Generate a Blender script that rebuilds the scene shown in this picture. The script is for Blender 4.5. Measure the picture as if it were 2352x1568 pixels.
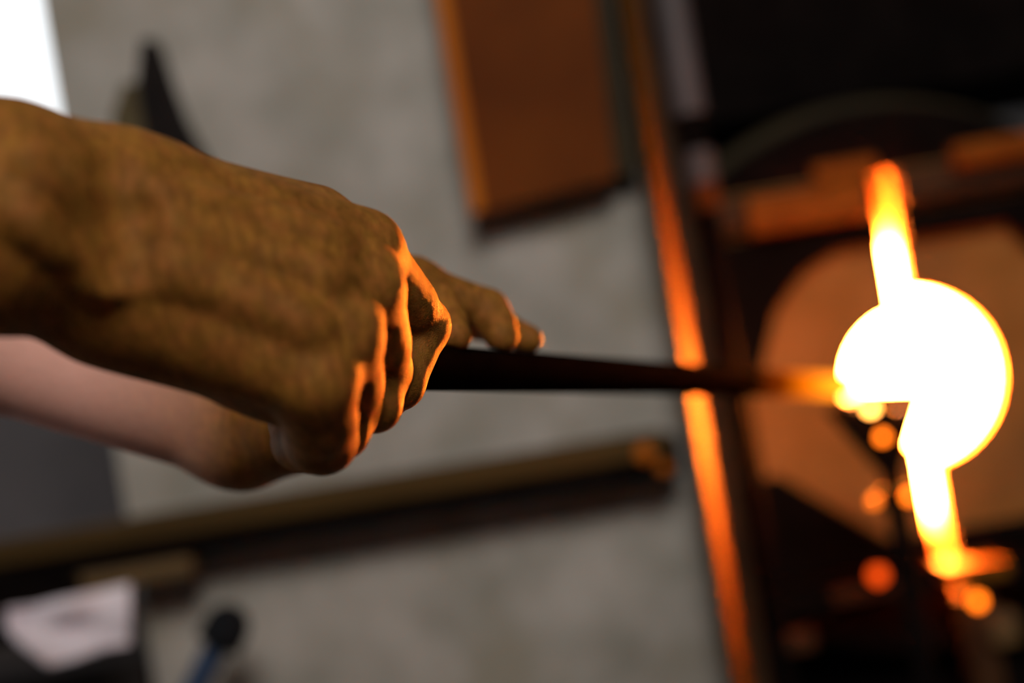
import bpy, bmesh, math, random
import numpy as np
from mathutils import Vector, Matrix

# ------------------------------------------------------------------ clean
for o in list(bpy.data.objects):
    bpy.data.objects.remove(o)
scene = bpy.context.scene
C = scene.collection
random.seed(4)
rng = np.random.default_rng(4)

# ------------------------------------------------------------------ camera
FPX = 50.0 / 36.0 * 2352.0          # focal length in pixels of the 2352-wide frame
TH = math.radians(9.45)             # roll of the camera
CAM = Vector((0.0, 0.0, 1.25))
RV = Vector((math.cos(TH), 0, -math.sin(TH)))
UV = Vector((math.sin(TH), 0, math.cos(TH)))
FV = Vector((0, 1, 0))
cd = bpy.data.cameras.new('camera')
cam = bpy.data.objects.new('camera', cd)
C.objects.link(cam)
m = Matrix.Identity(4)
for i in range(3):
    m[i][0] = RV[i]; m[i][1] = UV[i]; m[i][2] = -FV[i]; m[i][3] = CAM[i]
cam.matrix_world = m
cd.lens = 50; cd.sensor_width = 36; cd.clip_start = 0.02; cd.clip_end = 50
cd.dof.use_dof = True
cd.dof.focus_distance = 0.503
cd.dof.aperture_fstop = 3.2
scene.camera = cam

# ------------------------------------------------------------------ world, light, exposure
vs = scene.view_settings
vs.view_transform = 'Standard'; vs.look = 'None'; vs.exposure = 0.0; vs.gamma = 1.0
vs.use_curve_mapping = False
world = bpy.data.worlds.new('overcast_sky'); scene.world = world
world.use_nodes = True
bg = world.node_tree.nodes['Background']
bg.inputs[0].default_value = (0.93, 0.97, 1.0, 1)
bg.inputs[1].default_value = 1.6

def area(name, loc, target, size, power, col, size_y=None):
    l = bpy.data.lights.new(name, 'AREA'); l.energy = power; l.color = col
    l.shape = 'RECTANGLE'; l.size = size; l.size_y = size_y or size
    o = bpy.data.objects.new(name, l); C.objects.link(o)
    o.location = loc
    o.rotation_euler = (Vector(target) - Vector(loc)).to_track_quat('-Z', 'Y').to_euler()
    return o
# key lamp added above and behind the camera to light hands and panel, and the daylight of the left window
area('roof_light', (0.25, -1.25, 2.95), (-0.1, 0.9, 1.2), 1.0, 62, (1.0, 0.95, 0.88))
area('left_window_daylight', (-2.85, 1.55, 1.65), (-0.1, 0.7, 1.2), 1.3, 19, (0.92, 0.94, 1.0))

# ------------------------------------------------------------------ coordinates
def cw(x, y, z):
    """camera millimetres -> world metres"""
    return CAM + (RV * x + UV * y + FV * z) * 0.001
def pc(px, py, d):
    """pixel and depth (mm) -> camera millimetres"""
    return np.array([(px - 1176.0) / FPX * d, (784.0 - py) / FPX * d, d], dtype=np.float64)
def pw(px, py, d):
    return cw(*pc(px, py, d))

# ------------------------------------------------------------------ materials
def mat(name, c1, c2=None, rough=0.6, metal=0.0, scale=20.0, detail=4.0, bump=0.0, bscale=None,
        lo=0.35, hi=0.65, spec=0.5, stretch=None, c3=None, scale3=3.0):
    m = bpy.data.materials.new(name); m.use_nodes = True
    nt = m.node_tree; N = nt.nodes; L = nt.links
    b = N['Principled BSDF']
    b.inputs['Roughness'].default_value = rough
    b.inputs['Metallic'].default_value = metal
    b.inputs['Specular IOR Level'].default_value = spec
    b.inputs['Base Color'].default_value = (*c1, 1)
    tc = N.new('ShaderNodeTexCoord')
    mp = N.new('ShaderNodeMapping'); L.new(tc.outputs['Object'], mp.inputs[0])
    if stretch: mp.inputs['Scale'].default_value = stretch
    if c2 is not None:
        n = N.new('ShaderNodeTexNoise'); n.inputs['Scale'].default_value = scale
        n.inputs['Detail'].default_value = detail
        L.new(mp.outputs[0], n.inputs['Vector'])
        r = N.new('ShaderNodeValToRGB')
        r.color_ramp.elements[0].position = lo; r.color_ramp.elements[0].color = (*c1, 1)
        r.color_ramp.elements[1].position = hi; r.color_ramp.elements[1].color = (*c2, 1)
        L.new(n.outputs[0], r.inputs[0])
        out = r.outputs[0]
        if c3 is not None:
            n3 = N.new('ShaderNodeTexNoise'); n3.inputs['Scale'].default_value = scale3
            n3.inputs['Detail'].default_value = 3
            L.new(mp.outputs[0], n3.inputs['Vector'])
            r3 = N.new('ShaderNodeValToRGB')
            r3.color_ramp.elements[0].position = 0.52; r3.color_ramp.elements[0].color = (0, 0, 0, 1)
            r3.color_ramp.elements[1].position = 0.68; r3.color_ramp.elements[1].color = (1, 1, 1, 1)
            L.new(n3.outputs[0], r3.inputs[0])
            mx = N.new('ShaderNodeMixRGB'); mx.inputs[2].default_value = (*c3, 1)
            L.new(r3.outputs[0], mx.inputs[0]); L.new(out, mx.inputs[1])
            out = mx.outputs[0]
        L.new(out, b.inputs['Base Color'])
    if bump:
        nb = N.new('ShaderNodeTexNoise'); nb.inputs['Scale'].default_value = bscale or scale * 3
        nb.inputs['Detail'].default_value = 5
        L.new(mp.outputs[0], nb.inputs['Vector'])
        bp = N.new('ShaderNodeBump'); bp.inputs['Strength'].default_value = bump
        bp.inputs['Distance'].default_value = 0.002
        L.new(nb.outputs[0], bp.inputs['Height']); L.new(bp.outputs[0], b.inputs['Normal'])
    return m

def emis(name, col, strength):
    m = bpy.data.materials.new(name); m.use_nodes = True
    nt = m.node_tree
    b = nt.nodes['Principled BSDF']
    b.inputs['Base Color'].default_value = (0.05, 0.03, 0.02, 1)
    b.inputs['Emission Color'].default_value = (*col, 1)
    b.inputs['Emission Strength'].default_value = strength
    return m

M = {}
M['floor'] = mat('concrete_floor', (0.05, 0.047, 0.045), (0.09, 0.085, 0.08), 0.8, scale=6, bump=0.3)
M['ceil'] = mat('sooty_ceiling', (0.05, 0.045, 0.04), (0.08, 0.075, 0.07), 0.9, scale=4)
M['wall'] = mat('grey_plaster', (0.10, 0.095, 0.10), (0.15, 0.145, 0.15), 0.9, scale=5, bump=0.2)
M['shield'] = mat('mottled_grey_sheet', (0.255, 0.24, 0.205), (0.43, 0.395, 0.36), 0.75, scale=14, detail=3,
                  bump=0.15, bscale=60, lo=0.3, hi=0.7, c3=(0.28, 0.25, 0.20), scale3=9)
M['black_steel'] = mat('black_steel', (0.0035, 0.0022, 0.002), (0.006, 0.004, 0.0035), 0.7, 0.0, scale=30, bump=0.1, spec=0.02)
M['dark_steel'] = mat('dark_brown_steel', (0.03, 0.012, 0.004), (0.05, 0.021, 0.007), 0.7, 0.0, scale=25, bump=0.1, spec=0.15)
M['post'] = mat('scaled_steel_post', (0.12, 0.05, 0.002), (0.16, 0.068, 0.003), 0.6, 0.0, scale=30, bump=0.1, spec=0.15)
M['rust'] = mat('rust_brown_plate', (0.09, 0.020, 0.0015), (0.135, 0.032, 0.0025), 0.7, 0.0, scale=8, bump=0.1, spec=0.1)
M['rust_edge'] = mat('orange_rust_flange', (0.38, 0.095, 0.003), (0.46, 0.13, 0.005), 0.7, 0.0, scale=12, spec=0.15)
M['olive'] = mat('olive_painted_steel', (0.022, 0.015, 0.006), (0.035, 0.024, 0.009), 0.7, 0.0, scale=12, spec=0.15)
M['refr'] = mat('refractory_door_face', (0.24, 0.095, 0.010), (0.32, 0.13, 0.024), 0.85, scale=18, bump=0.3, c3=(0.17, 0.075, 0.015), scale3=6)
M['grey_tube'] = mat('grey_violet_tube', (0.06, 0.05, 0.053), (0.08, 0.066, 0.07), 0.6, 0.0, scale=10)
M['wood'] = mat('oiled_brown_wood', (0.045, 0.024, 0.005), (0.07, 0.038, 0.008), 0.7, spec=0.15, scale=20, stretch=(0.15, 1, 1), bump=0.15)
M['wood_light'] = mat('yellow_brown_wood', (0.075, 0.04, 0.009), (0.12, 0.065, 0.015), 0.7, scale=24, stretch=(0.2, 1, 1))
M['pipe'] = mat('dark_blowpipe_steel', (0.002, 0.001, 0.0008), (0.004, 0.0016, 0.001), 0.75, 0.0, scale=60, bump=0.1, spec=0.02)
M['ball'] = mat('polished_ball_steel', (0.35, 0.32, 0.3), None, 0.25, 1.0)
M['cloth'] = mat('off_white_cotton', (0.72, 0.62, 0.68), (0.82, 0.73, 0.79), 0.9, scale=30, bump=0.3, bscale=300)
M['bench'] = mat('dark_stained_bench', (0.022, 0.014, 0.011), (0.04, 0.024, 0.018), 0.7, scale=14, stretch=(0.2, 1, 1))
M['cabinet'] = mat('violet_grey_cabinet', (0.06, 0.052, 0.056), (0.085, 0.073, 0.076), 0.6, scale=8)
M['blue'] = mat('navy_painted_handle', (0.012, 0.03, 0.075), (0.018, 0.042, 0.10), 0.5, scale=20)
M['black_rubber'] = mat('black_rubber', (0.005, 0.006, 0.008), (0.009, 0.010, 0.012), 0.8, scale=40, spec=0.1)
M['leather'] = mat('olive_brown_leather', (0.06, 0.042, 0.013), (0.09, 0.062, 0.02), 0.8, scale=20, bump=0.2)
M['leather_dark'] = mat('black_leather', (0.008, 0.006, 0.006), (0.014, 0.010, 0.009), 0.8, scale=20, bump=0.2, spec=0.1)
M['frame'] = mat('white_window_frame', (0.7, 0.7, 0.7), (0.78, 0.78, 0.78), 0.6, scale=10)
M['shirt'] = mat('charcoal_shirt', (0.03, 0.032, 0.036), (0.045, 0.047, 0.052), 0.9, scale=60, bump=0.3)
M['hair'] = mat('brown_body_hair', (0.20, 0.12, 0.06), None, 0.5)
M['ember'] = emis('glowing_glass_crumb', (1.0, 0.17, 0.004), 6.0)  # self-lit materials for the painted glints
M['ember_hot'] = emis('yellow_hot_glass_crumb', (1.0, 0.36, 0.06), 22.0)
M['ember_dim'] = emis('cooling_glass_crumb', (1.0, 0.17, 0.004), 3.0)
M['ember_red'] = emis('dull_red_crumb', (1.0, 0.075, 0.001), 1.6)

# furnace interior: white hot core, cooler towards the rim of the chamber
def hot_core():
    m = bpy.data.materials.new('white_hot_chamber'); m.use_nodes = True
    nt = m.node_tree; N = nt.nodes; L = nt.links
    b = N['Principled BSDF']
    tc = N.new('ShaderNodeTexCoord')
    ln = N.new('ShaderNodeVectorMath'); ln.operation = 'LENGTH'
    L.new(tc.outputs['Object'], ln.inputs[0])
    mr = N.new('ShaderNodeMapRange'); mr.inputs['From Min'].default_value = 0.122
    mr.inputs['From Max'].default_value = 0.20; mr.interpolation_type = 'SMOOTHSTEP'
    L.new(ln.outputs['Value'], mr.inputs['Value'])
    r = N.new('ShaderNodeValToRGB')
    r.color_ramp.elements[0].color = (1.0, 0.19, 0.016, 1)
    r.color_ramp.elements[1].color = (1.0, 0.10, 0.002, 1)
    L.new(mr.outputs[0], r.inputs[0])
    st = N.new('ShaderNodeMapRange'); st.inputs['From Min'].default_value = 0
    st.inputs['To Min'].default_value = math.log(1150); st.inputs['To Max'].default_value = math.log(0.5)
    L.new(mr.outputs[0], st.inputs['Value'])
    ex = N.new('ShaderNodeMath'); ex.operation = 'EXPONENT'; L.new(st.outputs[0], ex.inputs[0])
    L.new(r.outputs[0], b.inputs['Emission Color']); L.new(ex.outputs[0], b.inputs['Emission Strength'])
    b.inputs['Base Color'].default_value = (0.4, 0.3, 0.25, 1)
    return m
M['core'] = hot_core()
M['track'] = mat('hot_scaled_track', (0.16, 0.04, 0.002), (0.24, 0.065, 0.004), 0.7, 0.0, scale=25, bump=0.1, spec=0.1)  # orange glow from the door slot painted into the tracks' base colour

# ------------------------------------------------------------------ mesh helpers
def link(name, mesh, material, parent=None, smooth=False):
    o = bpy.data.objects.new(name, mesh); C.objects.link(o)
    if material is not None: mesh.materials.append(material)
    if parent is not None: o.parent = parent
    if smooth:
        mesh.polygons.foreach_set('use_smooth', [True] * len(mesh.polygons))
    return o
def tag(o, label=None, cat=None, group=None, kind=None):
    if label: o['label'] = label
    if cat: o['category'] = cat
    if group: o['group'] = group
    if kind: o['kind'] = kind
    return o
def empty(name, loc, label, cat, group=None):
    o = bpy.data.objects.new(name, None); C.objects.link(o); o.location = loc
    o.empty_display_size = 0.05
    bpy.context.view_layer.update()
    return tag(o, label, cat, group)
def finish(bm, name, material, parent=None, smooth=False, bevel=0.0, seg=2, origin=None):
    if bevel > 0:
        bmesh.ops.bevel(bm, geom=[e for e in bm.edges], offset=bevel, segments=seg, affect='EDGES', profile=0.5)
    bmesh.ops.recalc_face_normals(bm, faces=bm.faces)
    off = Vector(origin) if origin is not None else (Vector(parent.matrix_world.translation) if parent is not None else Vector((0, 0, 0)))
    po = Vector(parent.matrix_world.translation) if parent is not None else Vector((0, 0, 0))
    bmesh.ops.translate(bm, verts=bm.verts, vec=-off)
    me = bpy.data.meshes.new(name); bm.to_mesh(me); bm.free()
    o = link(name, me, material, parent, smooth)
    o.location = off - po
    bpy.context.view_layer.update()
    return o
def box(bm, c, s, rot=None):
    g = bmesh.ops.create_cube(bm, size=1.0)
    vs_ = g['verts']
    bmesh.ops.scale(bm, vec=Vector(s), verts=vs_)
    if rot is not None: bmesh.ops.rotate(bm, cent=(0, 0, 0), matrix=rot, verts=vs_)
    bmesh.ops.translate(bm, vec=Vector(c), verts=vs_)
    return vs_
def tube(bm, a, b, r1, r2=None, seg=24):
    a = Vector(a); b = Vector(b); r2 = r1 if r2 is None else r2
    d = b - a
    g = bmesh.ops.create_cone(bm, cap_ends=True, segments=seg, radius1=r1, radius2=r2, depth=d.length)
    q = d.to_track_quat('Z', 'Y').to_matrix()
    bmesh.ops.rotate(bm, cent=(0, 0, 0), matrix=q, verts=g['verts'])
    bmesh.ops.translate(bm, vec=(a + b) / 2, verts=g['verts'])
def ball(bm, c, r, seg=20):
    g = bmesh.ops.create_uvsphere(bm, u_segments=seg, v_segments=seg // 2 + 2, radius=1.0)
    bmesh.ops.scale(bm, vec=Vector(r) if hasattr(r, '__len__') else Vector((r, r, r)), verts=g['verts'])
    bmesh.ops.translate(bm, vec=Vector(c), verts=g['verts'])
    return g['verts']
def B(name, c, s, material, parent=None, bevel=0.0, rot=None):
    bm = bmesh.new(); box(bm, c, s, rot)
    return finish(bm, name, material, parent, bevel=bevel, seg=3, smooth=False)
def T(name, a, b, r, material, parent=None, r2=None, seg=24, bevel=0.0):
    bm = bmesh.new(); tube(bm, a, b, r, r2, seg)
    return finish(bm, name, material, parent, smooth=False)
def prism(bm, pts, y0, y1):
    """extrude an x,z outline from y0 to y1"""
    f = [bm.verts.new((p[0], y0, p[1])) for p in pts]
    k = [bm.verts.new((p[0], y1, p[1])) for p in pts]
    n = len(pts)
    bm.faces.new(f); bm.faces.new(list(reversed(k)))
    for i in range(n):
        j = (i + 1) % n
        bm.faces.new((f[j], f[i], k[i], k[j]))

def mesh_smooth_angle(o, deg=40):
    o.data.polygons.foreach_set('use_smooth', [True] * len(o.data.polygons))
    o.data.set_sharp_from_angle(angle=math.radians(deg))

# ------------------------------------------------------------------ the room
def struct(name, c, s, material):
    o = B(name, c, s, material); o['kind'] = 'structure'; return o
struct('floor', (0, 1.0, -0.05), (6.2, 7.2, 0.1), M['floor'])
struct('ceiling', (0, 1.0, 3.25), (6.2, 7.2, 0.1), M['ceil'])
struct('wall_front', (0, -2.65, 1.6), (6.2, 0.1, 3.2), M['ceil'])
struct('wall_right', (3.05, 1.0, 1.6), (0.1, 7.2, 3.2), M['wall'])
# left wall with a window opening, back wall with a window opening
wl = bmesh.new()
for c, s in (((-3.05, -0.9, 1.6), (0.1, 3.4, 3.2)), ((-3.05, 3.45, 1.6), (0.1, 2.3, 3.2)),
             ((-3.05, 1.55, 0.5), (0.1, 1.5, 1.0)), ((-3.05, 1.55, 2.75), (0.1, 1.5, 0.9))):
    box(wl, c, s)
tag(finish(wl, 'wall_left', M['wall']), kind='structure')
WX0, WX1, WZ0, WZ1 = -2.55, -0.75, 1.35, 2.75
wb = bmesh.new()
YB = 4.3
box(wb, ((-3 + WX0) / 2, YB, 1.6), (WX0 + 3, 0.1, 3.2))
box(wb, ((3 + WX1) / 2, YB, 1.6), (3 - WX1, 0.1, 3.2))
box(wb, ((WX0 + WX1) / 2, YB, WZ0 / 2), (WX1 - WX0, 0.1, WZ0))
box(wb, ((WX0 + WX1) / 2, YB, (3.2 + WZ1) / 2), (WX1 - WX0, 0.1, 3.2 - WZ1))
tag(finish(wb, 'wall_back', M['wall']), kind='structure')
w1 = empty('window_1', ((WX0 + WX1) / 2, YB, WZ0), None, None); w1['kind'] = 'structure'
fb = bmesh.new()
for c, s in (((WX0 + 0.025, YB, (WZ0 + WZ1) / 2), (0.05, 0.08, WZ1 - WZ0)), ((WX1 - 0.025, YB, (WZ0 + WZ1) / 2), (0.05, 0.08, WZ1 - WZ0)),
             (((WX0 + WX1) / 2, YB, WZ0 + 0.025), (WX1 - WX0, 0.08, 0.05)), (((WX0 + WX1) / 2, YB, WZ1 - 0.025), (WX1 - WX0, 0.08, 0.05)),
             (((WX0 + WX1) / 2, YB, (WZ0 + WZ1) / 2), (0.035, 0.05, WZ1 - WZ0))):
    box(fb, c, s)
finish(fb, 'window_frame', M['frame'], w1)
gm = bpy.data.materials.new('clear_pane'); gm.use_nodes = True
gb = gm.node_tree.nodes['Principled BSDF']
gb.inputs['Base Color'].default_value = (1, 1, 1, 1)
gb.inputs['Transmission Weight'].default_value = 1.0; gb.inputs['Roughness'].default_value = 0.0
gb.inputs['IOR'].default_value = 1.02
for k in range(2):
    xa = WX0 + 0.05 + k * (WX1 - WX0 - 0.05) / 2
    B('pane', (xa + 0.41, YB, (WZ0 + WZ1) / 2), (0.84, 0.006, WZ1 - WZ0 - 0.1), gm, w1)

# ------------------------------------------------------------------ heat shield panel behind the hands
CZ = CAM.z
YS = 1.25
def xz(px, py, d):
    p = pw(px, py, d); return p.x, p.z
xl, _ = xz(112, 120, YS * 1000)
xr, _ = xz(1480, 240, YS * 1000)
shield = empty('heat_shield', ((xl + xr) / 2, YS, 0), 'tall mottled grey sheet panel standing upright behind the hands and pipe', 'panel')
B('sheet', ((xl + xr) / 2, YS + 0.012, 1.25), (xr - xl, 0.024, 2.5), M['shield'], shield, bevel=0.003)
# upright steel edge post, its bevelled face turned to the furnace
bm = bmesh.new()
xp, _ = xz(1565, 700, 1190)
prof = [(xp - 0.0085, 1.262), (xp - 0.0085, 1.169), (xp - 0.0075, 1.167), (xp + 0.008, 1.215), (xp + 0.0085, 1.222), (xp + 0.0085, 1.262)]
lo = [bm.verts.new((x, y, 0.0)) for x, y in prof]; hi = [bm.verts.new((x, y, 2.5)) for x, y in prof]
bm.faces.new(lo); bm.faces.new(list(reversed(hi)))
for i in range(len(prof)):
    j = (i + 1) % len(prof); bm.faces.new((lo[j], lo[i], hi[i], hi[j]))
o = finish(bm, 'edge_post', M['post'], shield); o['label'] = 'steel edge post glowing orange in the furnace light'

# rust coloured plate hanging on the shield
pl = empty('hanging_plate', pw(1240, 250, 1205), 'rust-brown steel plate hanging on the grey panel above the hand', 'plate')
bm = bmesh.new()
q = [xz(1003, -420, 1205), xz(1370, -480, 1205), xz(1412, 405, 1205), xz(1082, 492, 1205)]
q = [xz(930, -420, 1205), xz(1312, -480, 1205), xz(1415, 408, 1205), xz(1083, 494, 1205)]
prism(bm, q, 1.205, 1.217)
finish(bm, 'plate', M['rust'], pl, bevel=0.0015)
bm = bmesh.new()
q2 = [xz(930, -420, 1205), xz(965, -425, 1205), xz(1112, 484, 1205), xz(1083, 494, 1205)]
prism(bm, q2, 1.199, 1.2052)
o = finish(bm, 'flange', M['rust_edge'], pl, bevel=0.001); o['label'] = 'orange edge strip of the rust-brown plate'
bm = bmesh.new()
q3 = [xz(1262, -480, 1225), xz(1318, -500, 1225), xz(1468, 395, 1225), xz(1395, 412, 1225)]
prism(bm, q3, 1.219, 1.2495)
o = finish(bm, 'backing_plate', M['olive'], pl, bevel=0.001); o['label'] = 'dark olive backing strip'
tag(T('hanger_pin', pw(1150, -380, 1217), pw(1150, -380, 1250), 0.006, M['black_steel'], pl))

# dark leather sheath hanging on the shield beside the forearm
ls = empty('leather_sheath', pw(370, 420, 1220), 'dark curved leather sheath hanging on the panel just above the front wrist', 'sheath')
def ribbon(pts, widths, y0, y1):
    bm = bmesh.new(); L_, R_ = [], []
    for i, p in enumerate(pts):
        a = pts[max(i - 1, 0)]; b = pts[min(i + 1, len(pts) - 1)]
        t = Vector((b[0] - a[0], b[1] - a[1])).normalized(); n = Vector((t.y, -t.x))
        L_.append((p[0] - n.x * widths[i], p[1] - n.y * widths[i])); R_.append((p[0] + n.x * widths[i], p[1] + n.y * widths[i]))
    prism(bm, L_ + R_[::-1], y0, y1)
    return bm
sp = [(345, 95), (350, 190), (378, 285), (428, 385), (500, 500), (590, 620)]
bm = ribbon([xz(a, b, 1215) for a, b in sp], [0.006, 0.012, 0.0165, 0.018, 0.018, 0.016], 1.205, 1.235)
finish(bm, 'spine', M['leather_dark'], ls, bevel=0.002)
sp = [(300, 190), (300, 260), (322, 350), (375, 450), (440, 560), (520, 660)]
bm = ribbon([xz(a, b, 1225) for a, b in sp], [0.006, 0.016, 0.025, 0.026, 0.022, 0.018], 1.222, 1.248)
finish(bm, 'flap', M['leather'], ls, bevel=0.002)

# tool rail across the shield
rl = empty('tool_rail', pw(1000, 1140, 1210), 'long brown wooden rail over black steel, below the hands', 'rail')
xa, za = xz(-500, 1372, 1210); xb, zb = xz(1535, 1048, 1210)
zr = xz(760, 1165, 1210)[1]
B('wooden_bar', ((xa + xb) / 2, 1.210, zr + 0.008), (xb - xa, 0.04, 0.022), M['wood'], rl, bevel=0.005)
B('steel_angle', ((xa + xb) / 2, 1.218, zr - 0.011), (xb - xa, 0.05, 0.014), M['black_steel'], rl, bevel=0.002)
B('end_bracket', (xb - 0.02, 1.226, zr - 0.004), (0.06, 0.046, 0.034), M['black_steel'], rl, bevel=0.003)
for (a, b_, r_) in ((1480, 1042, 0.008), (1526, 1076, 0.006)):
    p = pw(a, b_, 1184)
    bm = bmesh.new(); tube(bm, p + Vector((0, 0.026, 0)), p, r_, r_ * 0.9, 12); ball(bm, p, (r_, r_ * 0.5, r_), 12)
    finish(bm, 'bolt', M['rust_edge'], rl, smooth=True)  # bright orange stands in for furnace glints on the bolts
for x_ in (xl + 0.07, xr - 0.16):
    B('bracket', (x_, 1.2455, zr - 0.014), (0.03, 0.007, 0.012), M['black_steel'], rl)
B('stand_leg', (xa + 0.005, 1.213, (zr - 0.02) / 2), (0.05, 0.05, zr - 0.02), M['black_steel'], rl)
# black box hanging from the rail at the left, wooden block beside it
bx, bz = xz(60, 1352, 1210)
tag(B('tool_box', (bx - 0.05, 1.212, zr - 0.0425), (0.21, 0.07, 0.045), M['black_steel'], None, bevel=0.004), 'black box hung under the left end of the brown rail', 'box')
bm = bmesh.new()
bx, bz = xz(318, 1302, 1210)
box(bm, (bx, 1.210, zr - 0.0275), (0.1, 0.045, 0.017))
tag(finish(bm, 'wooden_block', M['wood_light'], bevel=0.004, seg=3), 'yellow-brown wooden block fixed under the brown rail', 'block')

# blue handled tool leaning on the shield
p0 = pw(505, 1470, 1160); dn = (pw(452, 1568, 1150) - p0); k = p0.z / -dn.z
p1 = p0 + dn * k * 0.999
p1.y = 1.02
bt = empty('broom_handle', (p1.x, p1.y, 0), 'navy blue tool handle with a black cap leaning on the grey panel', 'handle')
T('shaft', p1, p0, 0.0105, M['blue'], bt)
dv = (p0 - p1).normalized()
bm = bmesh.new(); tube(bm, p0 - dv * 0.004, p0 + dv * 0.012, 0.019, 0.019, 20); ball(bm, p0 + dv * 0.012, 0.019, 16)
finish(bm, 'cap', M['black_rubber'], bt, smooth=True)

# cabinet and bench left of the shield
xc1, zc1 = xz(300, 930, 1900)
cab = empty('steel_cabinet', (-0.95, 2.05, 0), 'dark violet-grey steel cabinet standing under the window', 'cabinet')
B('body', (-0.95, 2.08, 0.69), (1.2, 0.4, 1.32), M['cabinet'], cab, bevel=0.005)
B('plinth', (-0.95, 2.08, 0.015), (1.14, 0.36, 0.03), M['black_steel'], cab)
for k in range(2):
    d_ = B('door', (-1.25 + k * 0.6, 1.874, 0.69), (0.585, 0.014, 1.27), M['cabinet'], cab, bevel=0.002)
    B('handle', (-1.0 + k * 0.1, 1.858, 0.8), (0.014, 0.022, 0.12), M['black_steel'], d_)
bz = xz(150, 1505, 1400)[1]
bench = empty('workbench', (-0.8, 1.5, 0), 'dark wooden workbench at the lower left behind the panel', 'bench')
B('worktop', (-0.77, 1.52, bz - 0.02), (0.78, 0.42, 0.04), M['bench'], bench, bevel=0.003)
for sx in (-1.12, -0.41):
    for sy in (1.34, 1.70):
        B('leg', (sx, sy, (bz - 0.04) / 2), (0.05, 0.05, bz - 0.04), M['bench'], bench)
# crumpled pinkish-white rag tucked behind the black box
n = 44
bm = bmesh.new(); grid = []
for i in range(n):
    row = []
    for j in range(n):
        u = i / (n - 1); v = j / (n - 1)
        top = 1404 - 62 * u
        bot = np.interp(u, [0, 0.12, 0.35, 0.55, 0.8, 1], [1440, 1478, 1528, 1515, 1488, 1480])
        pxx = 14 + 284 * u + 10 * math.sin(6 * v) * (0.5 - abs(u - 0.5)); pyy = top + (bot - top) * v
        dd = 1158 + 5 * math.sin(9 * u + 3 * v) + 4 * math.sin(7 * v - 5 * u) - 7 * v + 9 * math.exp(-((u - 0.5) ** 2 + (v - 0.45) ** 2) * 60)
        row.append(bm.verts.new(pw(pxx, pyy, dd)))
    grid.append(row)
for i in range(n - 1):
    for j in range(n - 1):
        bm.faces.new((grid[i][j], grid[i][j + 1], grid[i + 1][j + 1], grid[i + 1][j]))
cl = finish(bm, 'rag', M['cloth'], smooth=True)
sm = cl.modifiers.new('thickness', 'SOLIDIFY'); sm.thickness = 0.003; sm.offset = 0
tag(cl, 'crumpled pinkish-white rag hanging below the black box at the lower left', 'rag')

# grey tube running down beside the post
gt = empty('grey_tube', pw(1560, 140, 1252), 'grey violet upright tube against the black furnace hood', 'tube')
xt0, zt0 = xz(1585, 262, 1252)
T('upper_tube', (xt0, 1.252, zt0), (xt0, 1.252, 2.4), 0.0145, M['grey_tube'], gt)
T('coupling', (xt0, 1.252, zt0 - 0.035), (xt0, 1.252, zt0 + 0.002), 0.010, M['black_steel'], gt)
T('lower_tube', (xt0 + 0.002, 1.252, zt0 - 0.062), (xt0 + 0.002, 1.252, zt0 - 0.033), 0.0125, M['grey_tube'], gt)
T('hose_elbow', (xt0 + 0.002, 1.252, zt0 - 0.085), (xt0 + 0.002, 1.252, zt0 - 0.06), 0.011, M['rust'], gt)
T('drop_tube', (xt0 + 0.002, 1.252, 0.0), (xt0 + 0.002, 1.252, zt0 - 0.08), 0.006, M['black_steel'], gt)

# ------------------------------------------------------------------ furnace
FY = 1.33
oc = pw(2100, 868, FY * 1000)
OX, OZ = oc.x, oc.z
fur = empty('glass_furnace', (OX, FY + 0.4, 0), 'glass furnace with white-hot round opening between two sliding doors', 'furnace')
PX = FY / FPX * 1.0      # metres per pixel at the door plane
def ring_mesh(cx, cz, r0, r1, y0, y1, seg=72):
    bm = bmesh.new(); v = []
    for k in range(seg):
        a = 2 * math.pi * k / seg
        c, s = math.cos(a), math.sin(a)
        v.append([bm.verts.new((cx + r * c, y, cz + r * s)) for r, y in ((r0, y0), (r1, y0), (r1, y1), (r0, y1))])
    for k in range(seg):
        a, b = v[k], v[(k + 1) % seg]
        for i in range(4):
            j = (i + 1) % 4
            bm.faces.new((a[i], a[j], b[j], b[i]))
    return bm
bm = ring_mesh(OX, OZ, 0.235, 0.262, FY + 0.09, FY + 0.8); finish(bm, 'drum_shell', M['black_steel'], fur, smooth=False)
bm = ring_mesh(OX, OZ, 0.262, 0.275, FY + 0.075, FY + 0.11); o = finish(bm, 'drum_rim', M['olive'], fur)
mesh_smooth_angle(o)
bm = ring_mesh(OX, OZ, 0.19, 0.26, FY + 0.026, FY + 0.09); finish(bm, 'front_plate', M['black_steel'], fur)
bm = bmesh.new(); tube(bm, (OX, FY + 0.8, OZ), (OX, FY + 0.83, OZ), 0.262, 0.262, 48); finish(bm, 'back_plate', M['black_steel'], fur)
# chamber: back disc and liner give off the light
bm = bmesh.new(); tube(bm, (OX, FY + 0.10, OZ), (OX, FY + 0.12, OZ), 0.228, 0.228, 64)
o = finish(bm, 'fire_chamber', M['core'], fur, origin=(OX, FY + 0.1, OZ - 0.007)); o['label'] = 'white-hot glowing chamber'

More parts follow.
